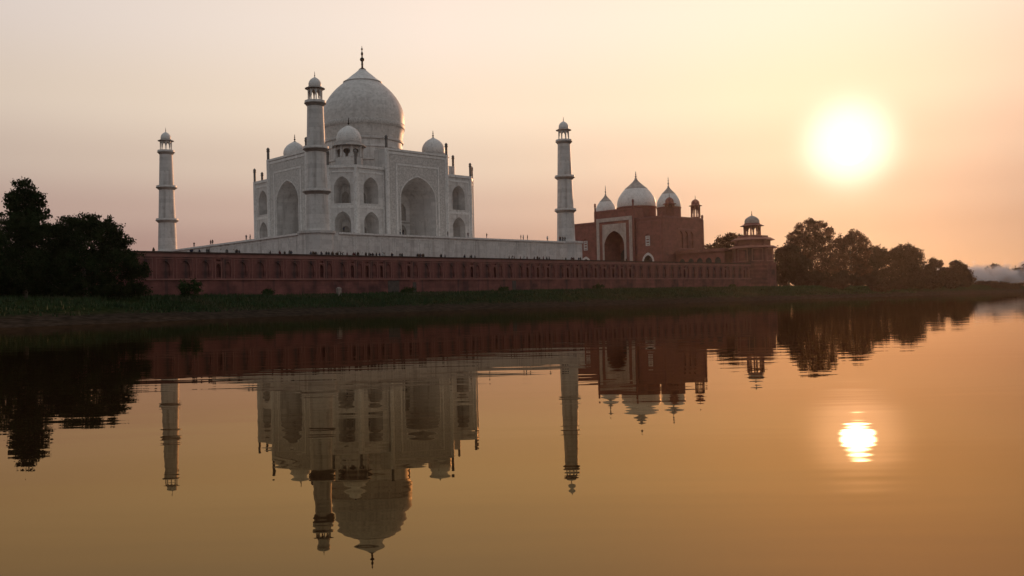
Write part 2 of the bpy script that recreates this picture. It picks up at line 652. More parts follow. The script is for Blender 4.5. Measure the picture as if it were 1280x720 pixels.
def finial_prof(z0, z1, r):
    h = z1 - z0
    return [(r * 1.5, z0), (r * .5, z0 + h * .08), (r * .45, z0 + h * .16), (r * 1.05, z0 + h * .24), (r * 1.0, z0 + h * .32), (r * .4, z0 + h * .4),
            (r * .35, z0 + h * .48), (r * .8, z0 + h * .56), (r * .35, z0 + h * .64), (r * .3, z0 + h * .72), (r * .55, z0 + h * .78), (r * .2, z0 + h * .86), (r * .08, z1)]


def cupola_prof(r, z0, z1):
    """bulbous little dome"""
    h = z1 - z0
    return [(r * .97, z0), (r * 1.0, z0 + h * .10), (r * 1.02, z0 + h * .24), (r * .98, z0 + h * .40), (r * .88, z0 + h * .56), (r * .70, z0 + h * .72),
            (r * .46, z0 + h * .85), (r * .22, z0 + h * .94), (r * .06, z1)]


def kiosk(parent, name, c, z0, r, ze, za, zf, n, mat, dmat, colr, eave_k=1.35, lipmat=None, plinth=.5):
    """open pavilion: plinth, columns with arches, eave, dome, finial. c = centre, z0 floor, ze eave, za dome apex, zf finial tip"""
    rot = math.pi / n
    mb = MB()
    mb.lathe([(r * 1.05, z0), (r * 1.05, z0 + plinth)], n, c, rot)
    for k in range(n):
        a0, a1 = rot + 2 * math.pi * k / n, rot + 2 * math.pi * (k + 1) / n
        p0 = Vector((c[0] + r * math.cos(a0), c[1] + r * math.sin(a0)))
        p1 = Vector((c[0] + r * math.cos(a1), c[1] + r * math.sin(a1)))
        mb.lathe([(colr, z0 + plinth), (colr * .85, z0 + plinth + (ze - z0) * .3), (colr, ze)], 8, p0)
        uu = (p1 - p0)
        Ln = uu.length
        uu.normalize()
        op = opening(Ln / 2, Ln - 2.2 * colr, z0 + plinth, z0 + plinth + (ze - z0 - plinth) * .5, ze - (ze - z0) * .14)
        nn = Vector((uu.y, -uu.x))
        for off in (0, -.18):
            tmp = MB()
            facade(tmp, (p0.x + nn.x * off, p0.y + nn.y * off), uu, 0, Ln, ze - (ze - z0) * .55, ze, [dict(op, z0=ze - (ze - z0) * .55)])
            mb.add(tmp.v, tmp.f)
    k = mb.build(name, mat, parent, 35)
    e = MB()
    e.lathe([(r * 1.0, ze - .05), (r * eave_k, ze - .28 * r * .3), (r * eave_k, ze - .28 * r * .3 + .10), (r * 1.02, ze + .16 * r), (r * .98, ze + .28 * r)], max(n, 16) if n > 8 else n * 2, c, rot)
    e.build('eave', lipmat or mat, k, 35)
    d = MB()
    d.lathe(cupola_prof(r * .93, ze + .25 * r, za), 28, c)
    d.build('dome', dmat, k, 40)
    f = MB()
    f.lathe(finial_prof(za - .05, zf, r * .07 + .03), 8, c)
    f.build('finial', BRONZE, k, 40)
    return k


def guldasta(parent, x, y, z0, z1, r, mat, zroof, topmat=None):
    g = MB()
    h = z1 - z0
    g.lathe([(r, z0), (r, zroof)], 8, (x, y), math.pi / 8)
    o = g.build('corner_pinnacle', mat, parent, 30)
    g = MB()
    q = r * .72
    g.lathe([(q, zroof), (q, z1 - 1.3), (q * 1.35, z1 - 1.2), (q * 1.35, z1 - 1.0), (q * .9, z1 - .95), (q * 1.3, z1 - .6), (q * 1.0, z1 - .3), (q * .2, z1)], 8, (x, y), math.pi / 8)
    g.build('pinnacle_shaft', topmat or PINN, o, 30)
    return o


# ------------------------------------------------------------------ setting: ground, river, terrace
SHORE = [(-3000, -420), (-700, -190), (-300, -133), (-160, -120), (-123, -114), (-90, -98), (-67, -92), (-40, -94), (0, -98), (38, -101), (90, -101), (126, -103), (190, -117),
         (250, -127), (330, -135), (420, -142), (600, -150), (900, -120), (1400, 100), (3000, 900)]


def shore(x):
    for (x0, y0), (x1, y1) in zip(SHORE[:-1], SHORE[1:]):
        if x <= x1:
            k = (x - x0) / (x1 - x0)
            return y0 + (y1 - y0) * k
    return SHORE[-1][1]


from mathutils import noise as mnoise


def ground_z(x, y):
    s = shore(x)
    d = y - s
    wob = mnoise.noise(Vector((x * .06, y * .06, 0))) * 2.2 + mnoise.noise(Vector((x * .25, y * .25, 3))) * .8
    d += wob
    if y < -225 and x < 800:                       # the bank the photographer stands on
        q = min(max((-232.6 - y + .25 * wob) / 6.0, -1.0), 1.0)
        return q * 1.2 if q > 0 else q * 1.5 - .05
    if d < 0:
        return max(-2.5, d * .12 - .02)
    if d < 11:
        z = d * .11
    else:
        z = 1.21 + min(1.0, (d - 11) / 13.0) * 2.2 + min(1.0, max(0, d - 24) / 14.0) * .7
    if x > 235:                                     # the bank runs down towards the far bend
        z *= 1 - .6 * min(1.0, (x - 235) / 130)
    z += .18 * mnoise.noise(Vector((x * .5, y * .5, 7)))
    return z


def axis(a, b, fine0, fine1, step, grow=1.22):
    xs = []
    x = fine0
    while x <= fine1:
        xs.append(x)
        x += step
    s, x = step, fine1
    while x < b:
        s *= grow
        x += s
        xs.append(min(x, b))
    s, x = step, fine0
    while x > a:
        s *= grow
        x -= s
        xs.insert(0, max(x, a))
    return xs


gx = axis(-2600, 2600, -190, 330, 2.2)
gy = axis(-1500, 2600, -152, -48, 1.6)
gy = sorted(set(gy + [-250, -246, -242, -239, -237, -235.5, -234, -233, -232, -230.5, -228, -224]))
mb = MB()
mb.v = [Vector((x, y, ground_z(x, y))) for y in gy for x in gx]
nx = len(gx)
mb.f = [(j * nx + i, j * nx + i + 1, (j + 1) * nx + i + 1, (j + 1) * nx + i) for j in range(len(gy) - 1) for i in range(nx - 1)]
mb.m = [0] * len(mb.f)
tag(mb.build('ground', GROUND, None, 60), kind='structure')
mb = MB()
mb.quad((-2600, -1500, 0), (2600, -1500, 0), (2600, 2600, 0), (-2600, 2600, 0))
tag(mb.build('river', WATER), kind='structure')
mb = MB()
mb.prism([(-138.5, -59), (138.5, -59), (138.5, 59), (-138.5, 59)], 3.0, 12.0)
tag(mb.build('terrace', SAND), kind='structure')

# ------------------------------------------------------------------ river wall
WY = -60.0
wall = empty('river_wall', (0, WY, 3.0), 'long red sandstone river wall with blind arched bays below the marble tomb', 'wall')
mb = MB()
mb.box(-139, 139, WY + .7, WY + 1.6, 3.0, 12.49)
mb.build('wall_core', SAND, wall)
mb = MB()
mb.box(-139, 139, WY, WY + .7, 3.0, 7.2)
mb.build('wall_base', SAND, wall)
mb = MB()
mb.box(-139, 139, WY - .22, WY + .72, 7.2, 7.5)
mb.build('string_course', SANDPALE, wall)
mb = MB()
mb.box(-139, 139, WY - .10, WY + .72, 11.75, 12.5)
mb.build('coping', SANDPALE, wall)
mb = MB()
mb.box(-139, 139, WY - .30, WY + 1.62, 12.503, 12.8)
mb.build('dark_top_course', SANDDARK, wall)  # darker course along the whole wall top
mb = MB()                                       # one bay, 4 m wide
facade(mb, (0, WY), (1, 0), 0, 4, 7.5, 11.75, [opening(1.0, .95, 7.8, 9.7, 10.5), opening(1.0, .9, 10.95, 11.35, 11.36), opening(3.0, 1.3, 7.8, 9.9, 10.9)])
niche(mb, (0, WY), (1, 0), (0, -1), opening(1.0, .95, 7.8, 9.7, 10.5), [(0, 1), (.68, 1)])
niche(mb, (0, WY), (1, 0), (0, -1), opening(1.0, .9, 10.95, 11.35, 11.36), [(0, 1), (.4, 1)])
niche(mb, (0, WY), (1, 0), (0, -1), opening(3.0, 1.3, 7.8, 9.9, 10.9), [(0, 1), (.22, 1)])
bay = mb.build('blind_bay', SAND, wall)
fr_ = MB()
bar_frame(fr_, (0, WY), (1, 0), (0, -1), .28, 1.72, 7.5, 10.9, .17, .09)
bar_frame(fr_, (0, WY), (1, 0), (0, -1), 2.08, 3.92, 7.5, 11.6, .15, .08)
fr0 = fr_.build('inlay_border', SANDPALE, bay)
mb = MB()                                       # a plainer bay with one wide shallow arch
facade(mb, (0, WY), (1, 0), 0, 4, 7.5, 11.75, [opening(2.0, 2.1, 7.8, 9.7, 11.0)])
niche(mb, (0, WY), (1, 0), (0, -1), opening(2.0, 2.1, 7.8, 9.7, 11.0), [(0, 1), (.25, 1)])
bay2 = mb.build('blind_bay', SAND, wall)
fr_ = MB()
bar_frame(fr_, (0, WY), (1, 0), (0, -1), .3, 3.7, 7.5, 11.5, .13, .07)
fr_.build('inlay_border', SANDPALE, bay2)
wrng = random.Random(3)
used = set()
for k in range(69):
    src = bay if wrng.random() < (.7 if 22 < k < 50 else .45) else bay2
    o = src if src.name not in used else copy_tree(src, wall)
    used.add(src.name)
    o.location.x = -138 + 4 * k
mb = MB()
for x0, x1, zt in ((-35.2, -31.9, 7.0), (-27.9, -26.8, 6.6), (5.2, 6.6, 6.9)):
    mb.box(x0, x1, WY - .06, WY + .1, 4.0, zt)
    mb.build('low_doorway', DARKIN, wall)  # flat dark panel, the opening's shade is its colour
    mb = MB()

# ------------------------------------------------------------------ marble plinth
PT = 19.0
plinth = empty('marble_plinth', (0, 0, 11.6), 'broad square white marble plinth carrying the tomb and its minarets', 'plinth')
mb = MB()
mb.box(-47, 47, -47, 47, 11.6, PT - .35)
mb.build('plinth_block', MARBLE, plinth)
mb = MB()
for k, (n_, u_) in enumerate((((0, -1), (1, 0)), ((-1, 0), (0, -1)), ((0, 1), (-1, 0)), ((1, 0), (0, 1)))):
    O = (n_[0] * 47, n_[1] * 47)
    obox(mb, O, u_, n_, -40, 40, -.4, .35, PT - .35, PT + .12)
    for i in range(20):
        if abs(i - 9.5) > 20:
            continue
        bar_frame(mb, O, u_, n_, -39.4 + i * 3.94 + .25, -39.4 + (i + 1) * 3.94 - .25, 12.2, PT - .9, .18, .07, True)
mb.build('plinth_moulding', MARBLE_PLAIN, plinth)
for sx, sy in ((-1, -1), (1, -1), (-1, 1), (1, 1)):
    mb = MB()
    mb.lathe([(4.3, 11.6), (4.3, PT - .35), (4.65, PT - .30), (4.65, PT + .30), (4.3, PT + .32)], 8, (sx * 44.6, sy * 44.6), math.pi / 8)
    mb.build('minaret_base', MARBLE, plinth)
mb = MB()
mb.box(-46.6, 46.6, -46.6, 46.6, PT - .35, PT)
mb.build('paving', MARBLE_PLAIN, plinth)

# ------------------------------------------------------------------ mausoleum
tomb = empty('marble_mausoleum', (0, 0, PT), 'great domed white marble mausoleum with arched portals and rooftop kiosks', 'mausoleum')
H, F, ROOF, PISH = 26.2, 20.8, 39.8, 45.3
body = MB()
bands = MB()
nich = []
faces = [((0, -1), (1, 0)), ((-1, 0), (0, -1)), ((0, 1), (-1, 0)), ((1, 0), (0, 1))]
NW = 4.9
for n_, u_ in faces:
    O = (n_[0] * H, n_[1] * H)
    ops = []
    for s in (-1, 1):
        ops += [opening(s * 15.9, NW, 20.2, 24.0, 27.1), opening(s * 15.9, NW, 29.3, 33.7, 36.7)]
    facade(body, O, u_, -F, -10.6, PT, ROOF, [q for q in ops if q['cx'] < 0])
    facade(body, O, u_, 10.6, F, PT, ROOF, [q for q in ops if q['cx'] > 0])
    for q in ops:
        nich.append((O, u_, n_, q, 4.2, .55))
    for s in (-1, 1):
        l0, l1 = (-F + .5, -11.3) if s < 0 else (11.3, F - .5)
        bar_frame(bands, O, u_, n_, l0, l1, PT, ROOF - 1.6, .55, .12)
        obox(bands, O, u_, n_, l0 + .55, l1 - .55, -.05, .08, 28.0, 28.7)
        obox(bands, O, u_, n_, min(s * F, s * 10.9), max(s * F, s * 10.9), -.3, .28, ROOF - .75, ROOF + .02)
    # portal block
    Op = (n_[0] * (H + .7), n_[1] * (H + .7))
    big = opening(0, 12.6, 19.4, 31.6, 37.9)
    facade(body, Op, u_, -10.9, 10.9, PT, PISH, [big])
    for s in (-1, 1):
        obox(body, Op, u_, n_, s * 10.9 - .01, s * 10.9 + .01, -6.0, 0, PT, PISH)
    obox(body, Op, u_, n_, -10.9, 10.9, -6.0, -5.9, ROOF - 1, PISH)
    obox(body, Op, u_, n_, -10.88, 10.88, -5.9, -.02, PISH - .35, PISH - .3)
    nich.append((Op, u_, n_, big, 8.5, .52))
    bar_frame(bands, Op, u_, n_, -10.7, 10.7, PT, PISH - .9, .65, .16)
    bar_frame(bands, Op, u_, n_, -7.9, 7.9, PT, 41.3, .6, .14)
    obox(bands, Op, u_, n_, -10.9, 10.9, -.4, .25, PISH - .55, PISH + .02)
    archring(bands, Op, u_, n_, big, .3, .18)
dg = math.sqrt(.5)
for sx, sy in ((-1, -1), (1, -1), (1, 1), (-1, 1)):
    n_ = (sx * dg, sy * dg)
    u_ = (-n_[1], n_[0])
    O = (sx * (H + F) / 2, sy * (H + F) / 2)
    hw = (H - F) * dg
    ops = [opening(0, NW * .93, 20.2, 24.0, 27.1), opening(0, NW * .93, 29.3, 33.7, 36.7)]
    facade(body, O, u_, -hw, hw, PT, ROOF, ops)
    for q in ops:
        nich.append((O, u_, n_, q, 4.0, .5))
    bar_frame(bands, O, u_, n_, -hw + .3, hw - .3, PT, ROOF - 1.6, .4, .12)
    obox(bands, O, u_, n_, -hw + .7, hw - .7, -.05, .08, 28.0, 28.7)
    obox(bands, O, u_, n_, -hw, hw, -.3, .28, ROOF - .75, ROOF + .02)
octo = [(-F, -H), (F, -H), (H, -F), (H, F), (F, H), (-F, H), (-H, F), (-H, -F)]
mbr = [(x * .995, y * .995) for x, y in octo]
body.add([(x, y, ROOF - .9) for x, y in mbr], [tuple(range(8))])
tb = body.build('wall', MARBLE, tomb)
bands.build('inlaid_border', MARBLE_PLAIN, tb)
# calligraphy panel and spandrels of each portal
for n_, u_ in faces:
    Op = (n_[0] * (H + .7), n_[1] * (H + .7))
    mb = MB()
    obox(mb, Op, u_, n_, -9.9, -8.1, -.05, .06, PT, 43.4)
    obox(mb, Op, u_, n_, 8.1, 9.9, -.05, .06, PT, 43.4)
    obox(mb, Op, u_, n_, -8.1, 8.1, -.05, .063, 41.5, 43.4)
    tmp = MB()
    facade(tmp, (n_[0] * (H + .76), n_[1] * (H + .76)), u_, -7.25, 7.25, 32.0, 40.65, [opening(0, 13.3, 32.0, 32.0, 38.4)])
    mb.add(tmp.v, tmp.f)
    mb.build('calligraphy_panel', INLAY, tb)
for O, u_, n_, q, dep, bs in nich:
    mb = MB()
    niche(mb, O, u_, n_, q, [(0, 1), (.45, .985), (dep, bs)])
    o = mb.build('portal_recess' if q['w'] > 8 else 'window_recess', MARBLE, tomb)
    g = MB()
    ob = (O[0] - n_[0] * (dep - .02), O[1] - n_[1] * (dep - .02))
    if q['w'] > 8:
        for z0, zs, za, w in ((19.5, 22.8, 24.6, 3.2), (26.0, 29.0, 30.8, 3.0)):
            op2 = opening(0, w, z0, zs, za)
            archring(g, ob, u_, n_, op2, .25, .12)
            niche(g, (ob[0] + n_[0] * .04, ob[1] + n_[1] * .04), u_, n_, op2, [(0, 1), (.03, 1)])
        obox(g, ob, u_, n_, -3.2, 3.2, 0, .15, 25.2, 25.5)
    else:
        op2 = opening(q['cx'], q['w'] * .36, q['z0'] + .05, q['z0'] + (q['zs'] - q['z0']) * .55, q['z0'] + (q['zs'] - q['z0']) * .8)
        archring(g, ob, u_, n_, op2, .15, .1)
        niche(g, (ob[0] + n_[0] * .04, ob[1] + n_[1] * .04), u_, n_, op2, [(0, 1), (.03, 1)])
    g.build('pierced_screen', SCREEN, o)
for x, y in octo:
    s = 1.0
    guldasta(tomb, x * s, y * s, PT, 44.0, .50, MARBLE_PLAIN, ROOF)
for n_, u_ in faces:
    for s in (-1, 1):
        guldasta(tomb, n_[0] * (H + .7) + u_[0] * s * 10.9, n_[1] * (H + .7) + u_[1] * s * 10.9, PT, 49.0, .55, MARBLE_PLAIN, PISH)
# drum and onion dome
mb = MB()
mb.lathe([(12.0, ROOF - 1), (12.0, 44.6), (12.35, 44.7), (12.35, 45.2), (11.9, 45.3), (11.85, 48.6), (12.1, 48.7), (12.1, 49.1), (11.85, 49.2), (11.85, 51.0),
          (12.25, 51.15), (12.3, 51.6), (11.95, 51.8)], 64, cap0=False)
mb.build('drum', MARBLE, tomb, 30)
mb = MB()
prof = [(11.85, 51.6), (12.05, 52.6), (12.3, 53.9), (12.55, 55.2), (12.62, 55.35), (12.62, 55.75), (12.66, 55.8), (12.72, 57.2), (12.72, 58.7), (12.6, 60.2), (12.3, 61.6), (11.85, 62.9), (11.2, 64.2), (10.4, 65.5), (9.4, 66.8),
        (8.3, 68.0), (7.1, 69.1), (5.7, 70.3)]
mb.lathe(prof, 96, cap0=False, cap1=False)
dome = mb.build('dome', DOME, tomb, 50)
mb = MB()
mb.lathe([(12.66, 55.35), (12.72, 55.4), (12.78, 57.0), (12.74, 57.05)], 96, cap0=False, cap1=False)
mb.build('inlaid_band', INLAY, dome, 50)
mb = MB()
mb.lathe([(5.6, 70.15), (6.0, 70.25), (6.05, 70.45), (5.5, 70.75), (4.5, 71.5), (3.5, 72.4), (2.5, 73.2), (1.7, 73.9), (1.05, 74.5), (.95, 74.7)], 48, cap0=False)
mb.build('lotus_cap', MARBLE_PLAIN, dome, 50)
mb = MB()
mb.lathe([(1.15, 74.6), (.75, 74.9), (.32, 75.2), (.3, 75.9), (.36, 76.2), (.3, 76.6), (.32, 77.1), (.62, 77.4), (.72, 77.75), (.6, 78.1), (.25, 78.4), (.2, 78.9), (.34, 79.2), (.4, 79.5), (.3, 79.9), (.14, 80.2), (.12, 80.6),
          (.3, 80.9), (.3, 81.1), (.12, 81.3), (.05, 82.0)], 14)
mb.build('finial', BRONZE, dome, 50)
for sx, sy in ((-1, -1), (1, -1), (-1, 1), (1, 1)):
    k_ = 16.2 if (sx, sy) == (-1, -1) else 15.3
    kiosk(tomb, 'rooftop_kiosk', (sx * k_, sy * k_), ROOF - 1, 3.75, 46.75, 52.7, 55.0, 8, MARBLE, MARBLE_PLAIN, .42, 1.3, LIP, 4.4)


# ------------------------------------------------------------------ minarets
def make_minaret():
    root = empty('minaret')
    z0 = 0.0                                     # local, base on the plinth
    b1, b2, b3, ea, ap, fi = 9.9, 20.2, 31.3, 35.0, 37.75, 39.2
    rr = lambda z: 2.85 - (2.85 - 1.92) * z / b3
    mb = MB()
    mb.lathe([(3.1, 0), (3.1, .5), (rr(.6), .6), (rr(b1), b1), (rr(b2), b2), (rr(b3), b3), (1.75, b3 + .2), (1.75, b3 + .5)], 40)
    mb.build('shaft', MARBLE, root, 30)
    for z, rl in ((b1, 3.42), (b2, 3.15), (b3, 2.62)):
        r = rr(z)
        mb = MB()
        mb.lathe([(r, z - .75), (r + .15, z - .6), (rl - .15, z - .12), (rl, z - .05), (rl, z + .10), (rl - .12, z + .12)], 40)
        o = mb.build('balcony', LIP, root, 30)
        q = MB()
        q.lathe([(rl - .1, z + .1), (rl - .1, z + .62), (rl - .22, z + .62), (rl - .22, z + .1)], 40, cap0=False, cap1=False)
        q.build('railing', MARBLE_PLAIN, o, 30)
        if z != b3:
            d = MB()
            d.lathe([(rr(z) + .08, z + .15), (rr(z) + .08, z + .55)], 40)
            d.build('moulding', MARBLE_PLAIN, o, 30)
    kiosk(root, 'kiosk', (0, 0), b3 + .1, 1.62, ea, ap, fi, 8, MARBLE_PLAIN, MARBLE_PLAIN, .17, 1.5, LIP, .3)
    return root


m0 = make_minaret()
for i, (x, y, lab) in enumerate(((-44, -44, 'tallest looking white minaret at the near corner, overlapping the great dome'),
                                 (-44, 44, 'white minaret standing alone left of the mausoleum beside the dark trees'),
                                 (44, -44, 'white minaret between the mausoleum and the red mosque'))):
    o = m0 if i == 0 else copy_tree(m0)
    o.location = (x, y, PT)
    tag(o, lab, 'minaret', 'marble minarets at the plinth corners')

# ------------------------------------------------------------------ mosque
MX, MD, ML, MZ = 121.0, 27.0, 23.3, 11.6
mosq = empty('red_mosque', (MX + MD / 2, 0, MZ), 'red sandstone mosque with three white domes and a marble framed portal', 'mosque')
MR, MP = 33.0, 37.2
mb = MB()
br_ = MB()
fE = ((-1, 0), (0, -1))
O = (MX, 0)
opsE = []
for s in (-1, 1):
    opsE += [opening(s * 16.2, 4.2, 12.2, 15.6, 18.0), opening(s * 16.2, 2.6, 21.5, 25.6, 26.4)]
facade(mb, O, fE[1], -ML, -9.6, MZ, MR, [q for q in opsE if q['cx'] < 0])
facade(mb, O, fE[1], 9.6, ML, MZ, MR, [q for q in opsE if q['cx'] > 0])
ON = (MX + MD / 2, -ML)
opsN = [opening(c_, 3.0, z_, z_ + 5.2, z_ + 6.8) for c_ in (-1.6, 1.9, 5.4) for z_ in (13.0, 20.6)]
facade(mb, ON, (1, 0), -MD / 2, MD / 2, MZ, MR, opsN)
facade(mb, (MX + MD, 0), (0, 1), -ML, ML, MZ, MR, [])
facade(mb, (MX + MD / 2, ML), (-1, 0), -MD / 2, MD / 2, MZ, MR, [])
mb.quad((MX, -ML, MR - .6), (MX + MD, -ML, MR - .6), (MX + MD, ML, MR - .6), (MX, ML, MR - .6))
OP = (MX - .8, 0)
bigm = opening(0, 10.4, 11.8, 22.6, 28.6)
facade(mb, OP, fE[1], -9.9, 9.9, MZ, MP, [bigm])
for s in (-1, 1):
    obox(mb, OP, fE[1], fE[0], s * 9.9 - .01, s * 9.9 + .01, -6.5, 0, MZ, MP)
obox(mb, OP, fE[1], fE[0], -9.9, 9.9, -6.5, -6.4, MR - 1, MP)
obox(mb, OP, fE[1], fE[0], -9.88, 9.88, -6.4, -.02, MP - .4, MP - .35)
mbw = mb.build('wall', SANDM, mosq)
for s, l0, l1 in ((-1, -ML, -9.9), (1, 9.9, ML)):
    obox(br_, O, fE[1], fE[0], l0, l1, -.3, .25, MR - .6, MR + .02)
    bar_frame(br_, O, fE[1], fE[0], l0 + .8, l1 - .8, MZ, MR - 1.6, .22, .08)
obox(br_, ON, (1, 0), (0, -1), -MD / 2, MD / 2, -.3, .25, MR - .6, MR + .02)
obox(br_, OP, fE[1], fE[0], -9.9, 9.9, -.4, .2, MP - .5, MP + .02)
br_.build('cornice', SANDPALE, mbw)
mb = MB()
bar_frame(mb, OP, fE[1], fE[0], -9.3, 9.3, MZ, 34.0, 1.5, .22)
tmp = MB()
facade(tmp, (MX - .95, 0), fE[1], -6.2, 6.2, MZ, 31.4, [bigm])
mb.add(tmp.v, tmp.f)
archring(mb, (MX - .95, 0), fE[1], fE[0], bigm, .5, .12)
mb.build('marble_portal_frame', BUFF, mosq)
mb = MB()
niche(mb, OP, fE[1], fE[0], bigm, [(0, 1), (.8, .99), (7.5, .68)])
o = mb.build('portal_recess', SANDM, mosq)
g = MB()
op2 = opening(0, 6.0, 11.8, 18.6, 21.8)
niche(g, (MX - .8 + 7.35, 0), fE[1], fE[0], op2, [(0, 1), (.05, 1)])
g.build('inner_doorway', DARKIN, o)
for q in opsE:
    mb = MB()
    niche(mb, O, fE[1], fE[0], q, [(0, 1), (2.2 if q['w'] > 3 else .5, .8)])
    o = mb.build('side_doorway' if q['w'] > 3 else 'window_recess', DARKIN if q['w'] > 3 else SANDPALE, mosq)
    g = MB()
    if q['w'] > 3:
        archring(g, O, fE[1], fE[0], q, .75, .12)
        g.build('doorway_surround', MARBLE_PLAIN, o)
    else:
        bar_frame(g, O, fE[1], fE[0], q['cx'] - 1.0, q['cx'] + 1.0, 21.6, 25.5, .3, .1, True)
        for k in range(3):
            obox(g, O, fE[1], fE[0], q['cx'] - .7, q['cx'] + .7, -.4, .02, 22.2 + k * 1.1, 22.7 + k * 1.1)
        g.build('window_lattice', MARBLE_PLAIN, o)
for q in opsN:
    mb = MB()
    niche(mb, ON, (1, 0), (0, -1), q, [(0, 1), (.6, .98)])
    mb.build('arched_panel', SANDM, mosq)
for z_ in (20.2, 28.0):
    mb = MB()
    obox(mb, ON, (1, 0), (0, -1), -3.6, 7.4, -.05, .18, z_, z_ + .5)
    mb.build('panel_moulding', SANDPALE, mosq)
for yd, r, zb, za, zf in ((0, 8.0, 38.9, 51.0, 54.0), (-16.4, 4.75, 37.4, 46.0, 50.0), (16.6, 4.5, 37.4, 46.0, 50.0)):
    mb = MB()
    cx_ = 135.0
    mb.lathe([(r * 1.0, MR - 1), (r * 1.0, zb - .6), (r * 1.04, zb - .5), (r * 1.04, zb)], 40, (cx_, yd), cap0=False)
    dr = mb.build('dome_drum', SANDM, mosq, 30)
    mb = MB()
    h = za - zb
    mb.lathe([(r * .97, zb), (r * 1.0, zb + h * .07), (r * 1.0, zb + h * .14), (r * .975, zb + h * .24), (r * .915, zb + h * .34), (r * .82, zb + h * .44), (r * .705, zb + h * .54), (r * .575, zb + h * .635)], 48, (cx_, yd), cap0=False, cap1=False)
    dm = mb.build('dome', MARBLE_PLAIN, dr, 50)
    mb = MB()
    mb.lathe([(r * .59, zb + h * .62), (r * .595, zb + h * .635), (r * .48, zb + h * .695), (r * .33, zb + h * .78), (r * .18, zb + h * .87), (r * .08, zb + h * .95), (r * .04, za)], 32, (cx_, yd), cap0=False)
    mb.lathe(finial_prof(za - .1, zf, r * .04 + .14), 10, (cx_, yd))
    mb.build('lotus_finial', LIP, dr, 50)
for x, y, s in ((130.6, -20.0, 1), (146.2, -21.4, 1), (146.2, 21.4, 1)):
    kiosk(mosq, 'corner_kiosk', (x, y), MR - .6, 1.75, 38.3, 41.0, 42.6, 8, SANDM, SANDM, .22, 1.55, SANDM, 1.2)
for y in (-9.9, 9.9):
    guldasta(mosq, MX - .8, y, MZ, 40.6, .5, SANDM, MP, SANDM)
for x, y in ((MX, -ML), (MX, ML), (MX + MD, -ML), (MX + MD, ML)):
    guldasta(mosq, x, y, MZ, 36.8 if y > 0 else MR + 1.5, .55, SANDM, MR - .8, SANDM)

# ------------------------------------------------------------------ corner tower of the terrace
tw = empty('corner_tower', (130.5, -57, 3), 'red sandstone corner tower with an open domed pavilion ending the river wall', 'tower')
TC = (130.6, -56.6)
mb = MB()
rot8 = math.pi / 8
mb.lathe([(8.2, 3), (8.2, 12.5), (8.5, 12.55), (8.5, 13.1), (7.4, 13.15), (7.4, 18.6), (7.6, 18.7)], 8, TC, rot8)
tb = mb.build('tower_body', SAND, tw)
mb = MB()
for k in range(8):
    a = rot8 + math.pi / 4 * (k + .5)
    n_ = (math.cos(a), math.sin(a))
    u_ = (-n_[1], n_[0])
    ap_ = 7.4 * math.cos(rot8)
    obox(mb, (TC[0] + n_[0] * ap_, TC[1] + n_[1] * ap_), u_, n_, -2.2, 2.2, 0, .12, 13.6, 13.9)
    bar_frame(mb, (TC[0] + n_[0] * ap_, TC[1] + n_[1] * ap_), u_, n_, -2.0, 2.0, 13.9, 18.2, .25, .14)
mb.build('panel_border', SANDPALE, tb)
mb = MB()
mb.lathe([(7.5, 18.7), (8.9, 18.35), (8.9, 18.55), (7.4, 19.3), (6.4, 19.35), (6.4, 21.6), (6.6, 21.7), (7.9, 21.3), (7.9, 21.5), (6.4, 22.3), (5.6, 22.35), (5.6, 23.0)], 8, TC, rot8)
mb.build('upper_storey', SANDM, tw)
kiosk(tw, 'pavilion', TC, 23.0, 2.85, 26.9, 30.6, 32.4, 8, SANDM, LIP, .30, 1.5, SANDM, .35)

gal = empty('low_gallery', (134, -38, 12), 'low red sandstone gallery half hidden by russet trees between mosque and corner tower', 'building')
mb = MB()
GO, GU, GN = (127.0, -36), (0, -1), (-1, 0)
gops = [opening(l, 2.6, 12.1, 14.6, 16.0) for l in (-8, -4, 0, 4, 8)]
facade(mb, GO, GU, -11, 11, 12, 18.0, gops)
mb.box(127.5, 138, -47, -25, 12, 17.9)
mb.quad((127, -47, 12), (127.5, -47, 12), (127.5, -47, 18), (127, -47, 18))
gw = mb.build('wall', SANDM, gal)
mb = MB()
mb.box(126.2, 138.4, -47.6, -24.6, 18.003, 18.35)
mb.box(126.9, 138.1, -47.1, -24.9, 18.35, 19.2)
mb.build('eave_and_parapet', SANDM, gal)
for q in gops:
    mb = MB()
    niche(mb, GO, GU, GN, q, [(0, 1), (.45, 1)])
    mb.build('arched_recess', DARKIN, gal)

# ------------------------------------------------------------------ trees
RNG = random.Random(7)


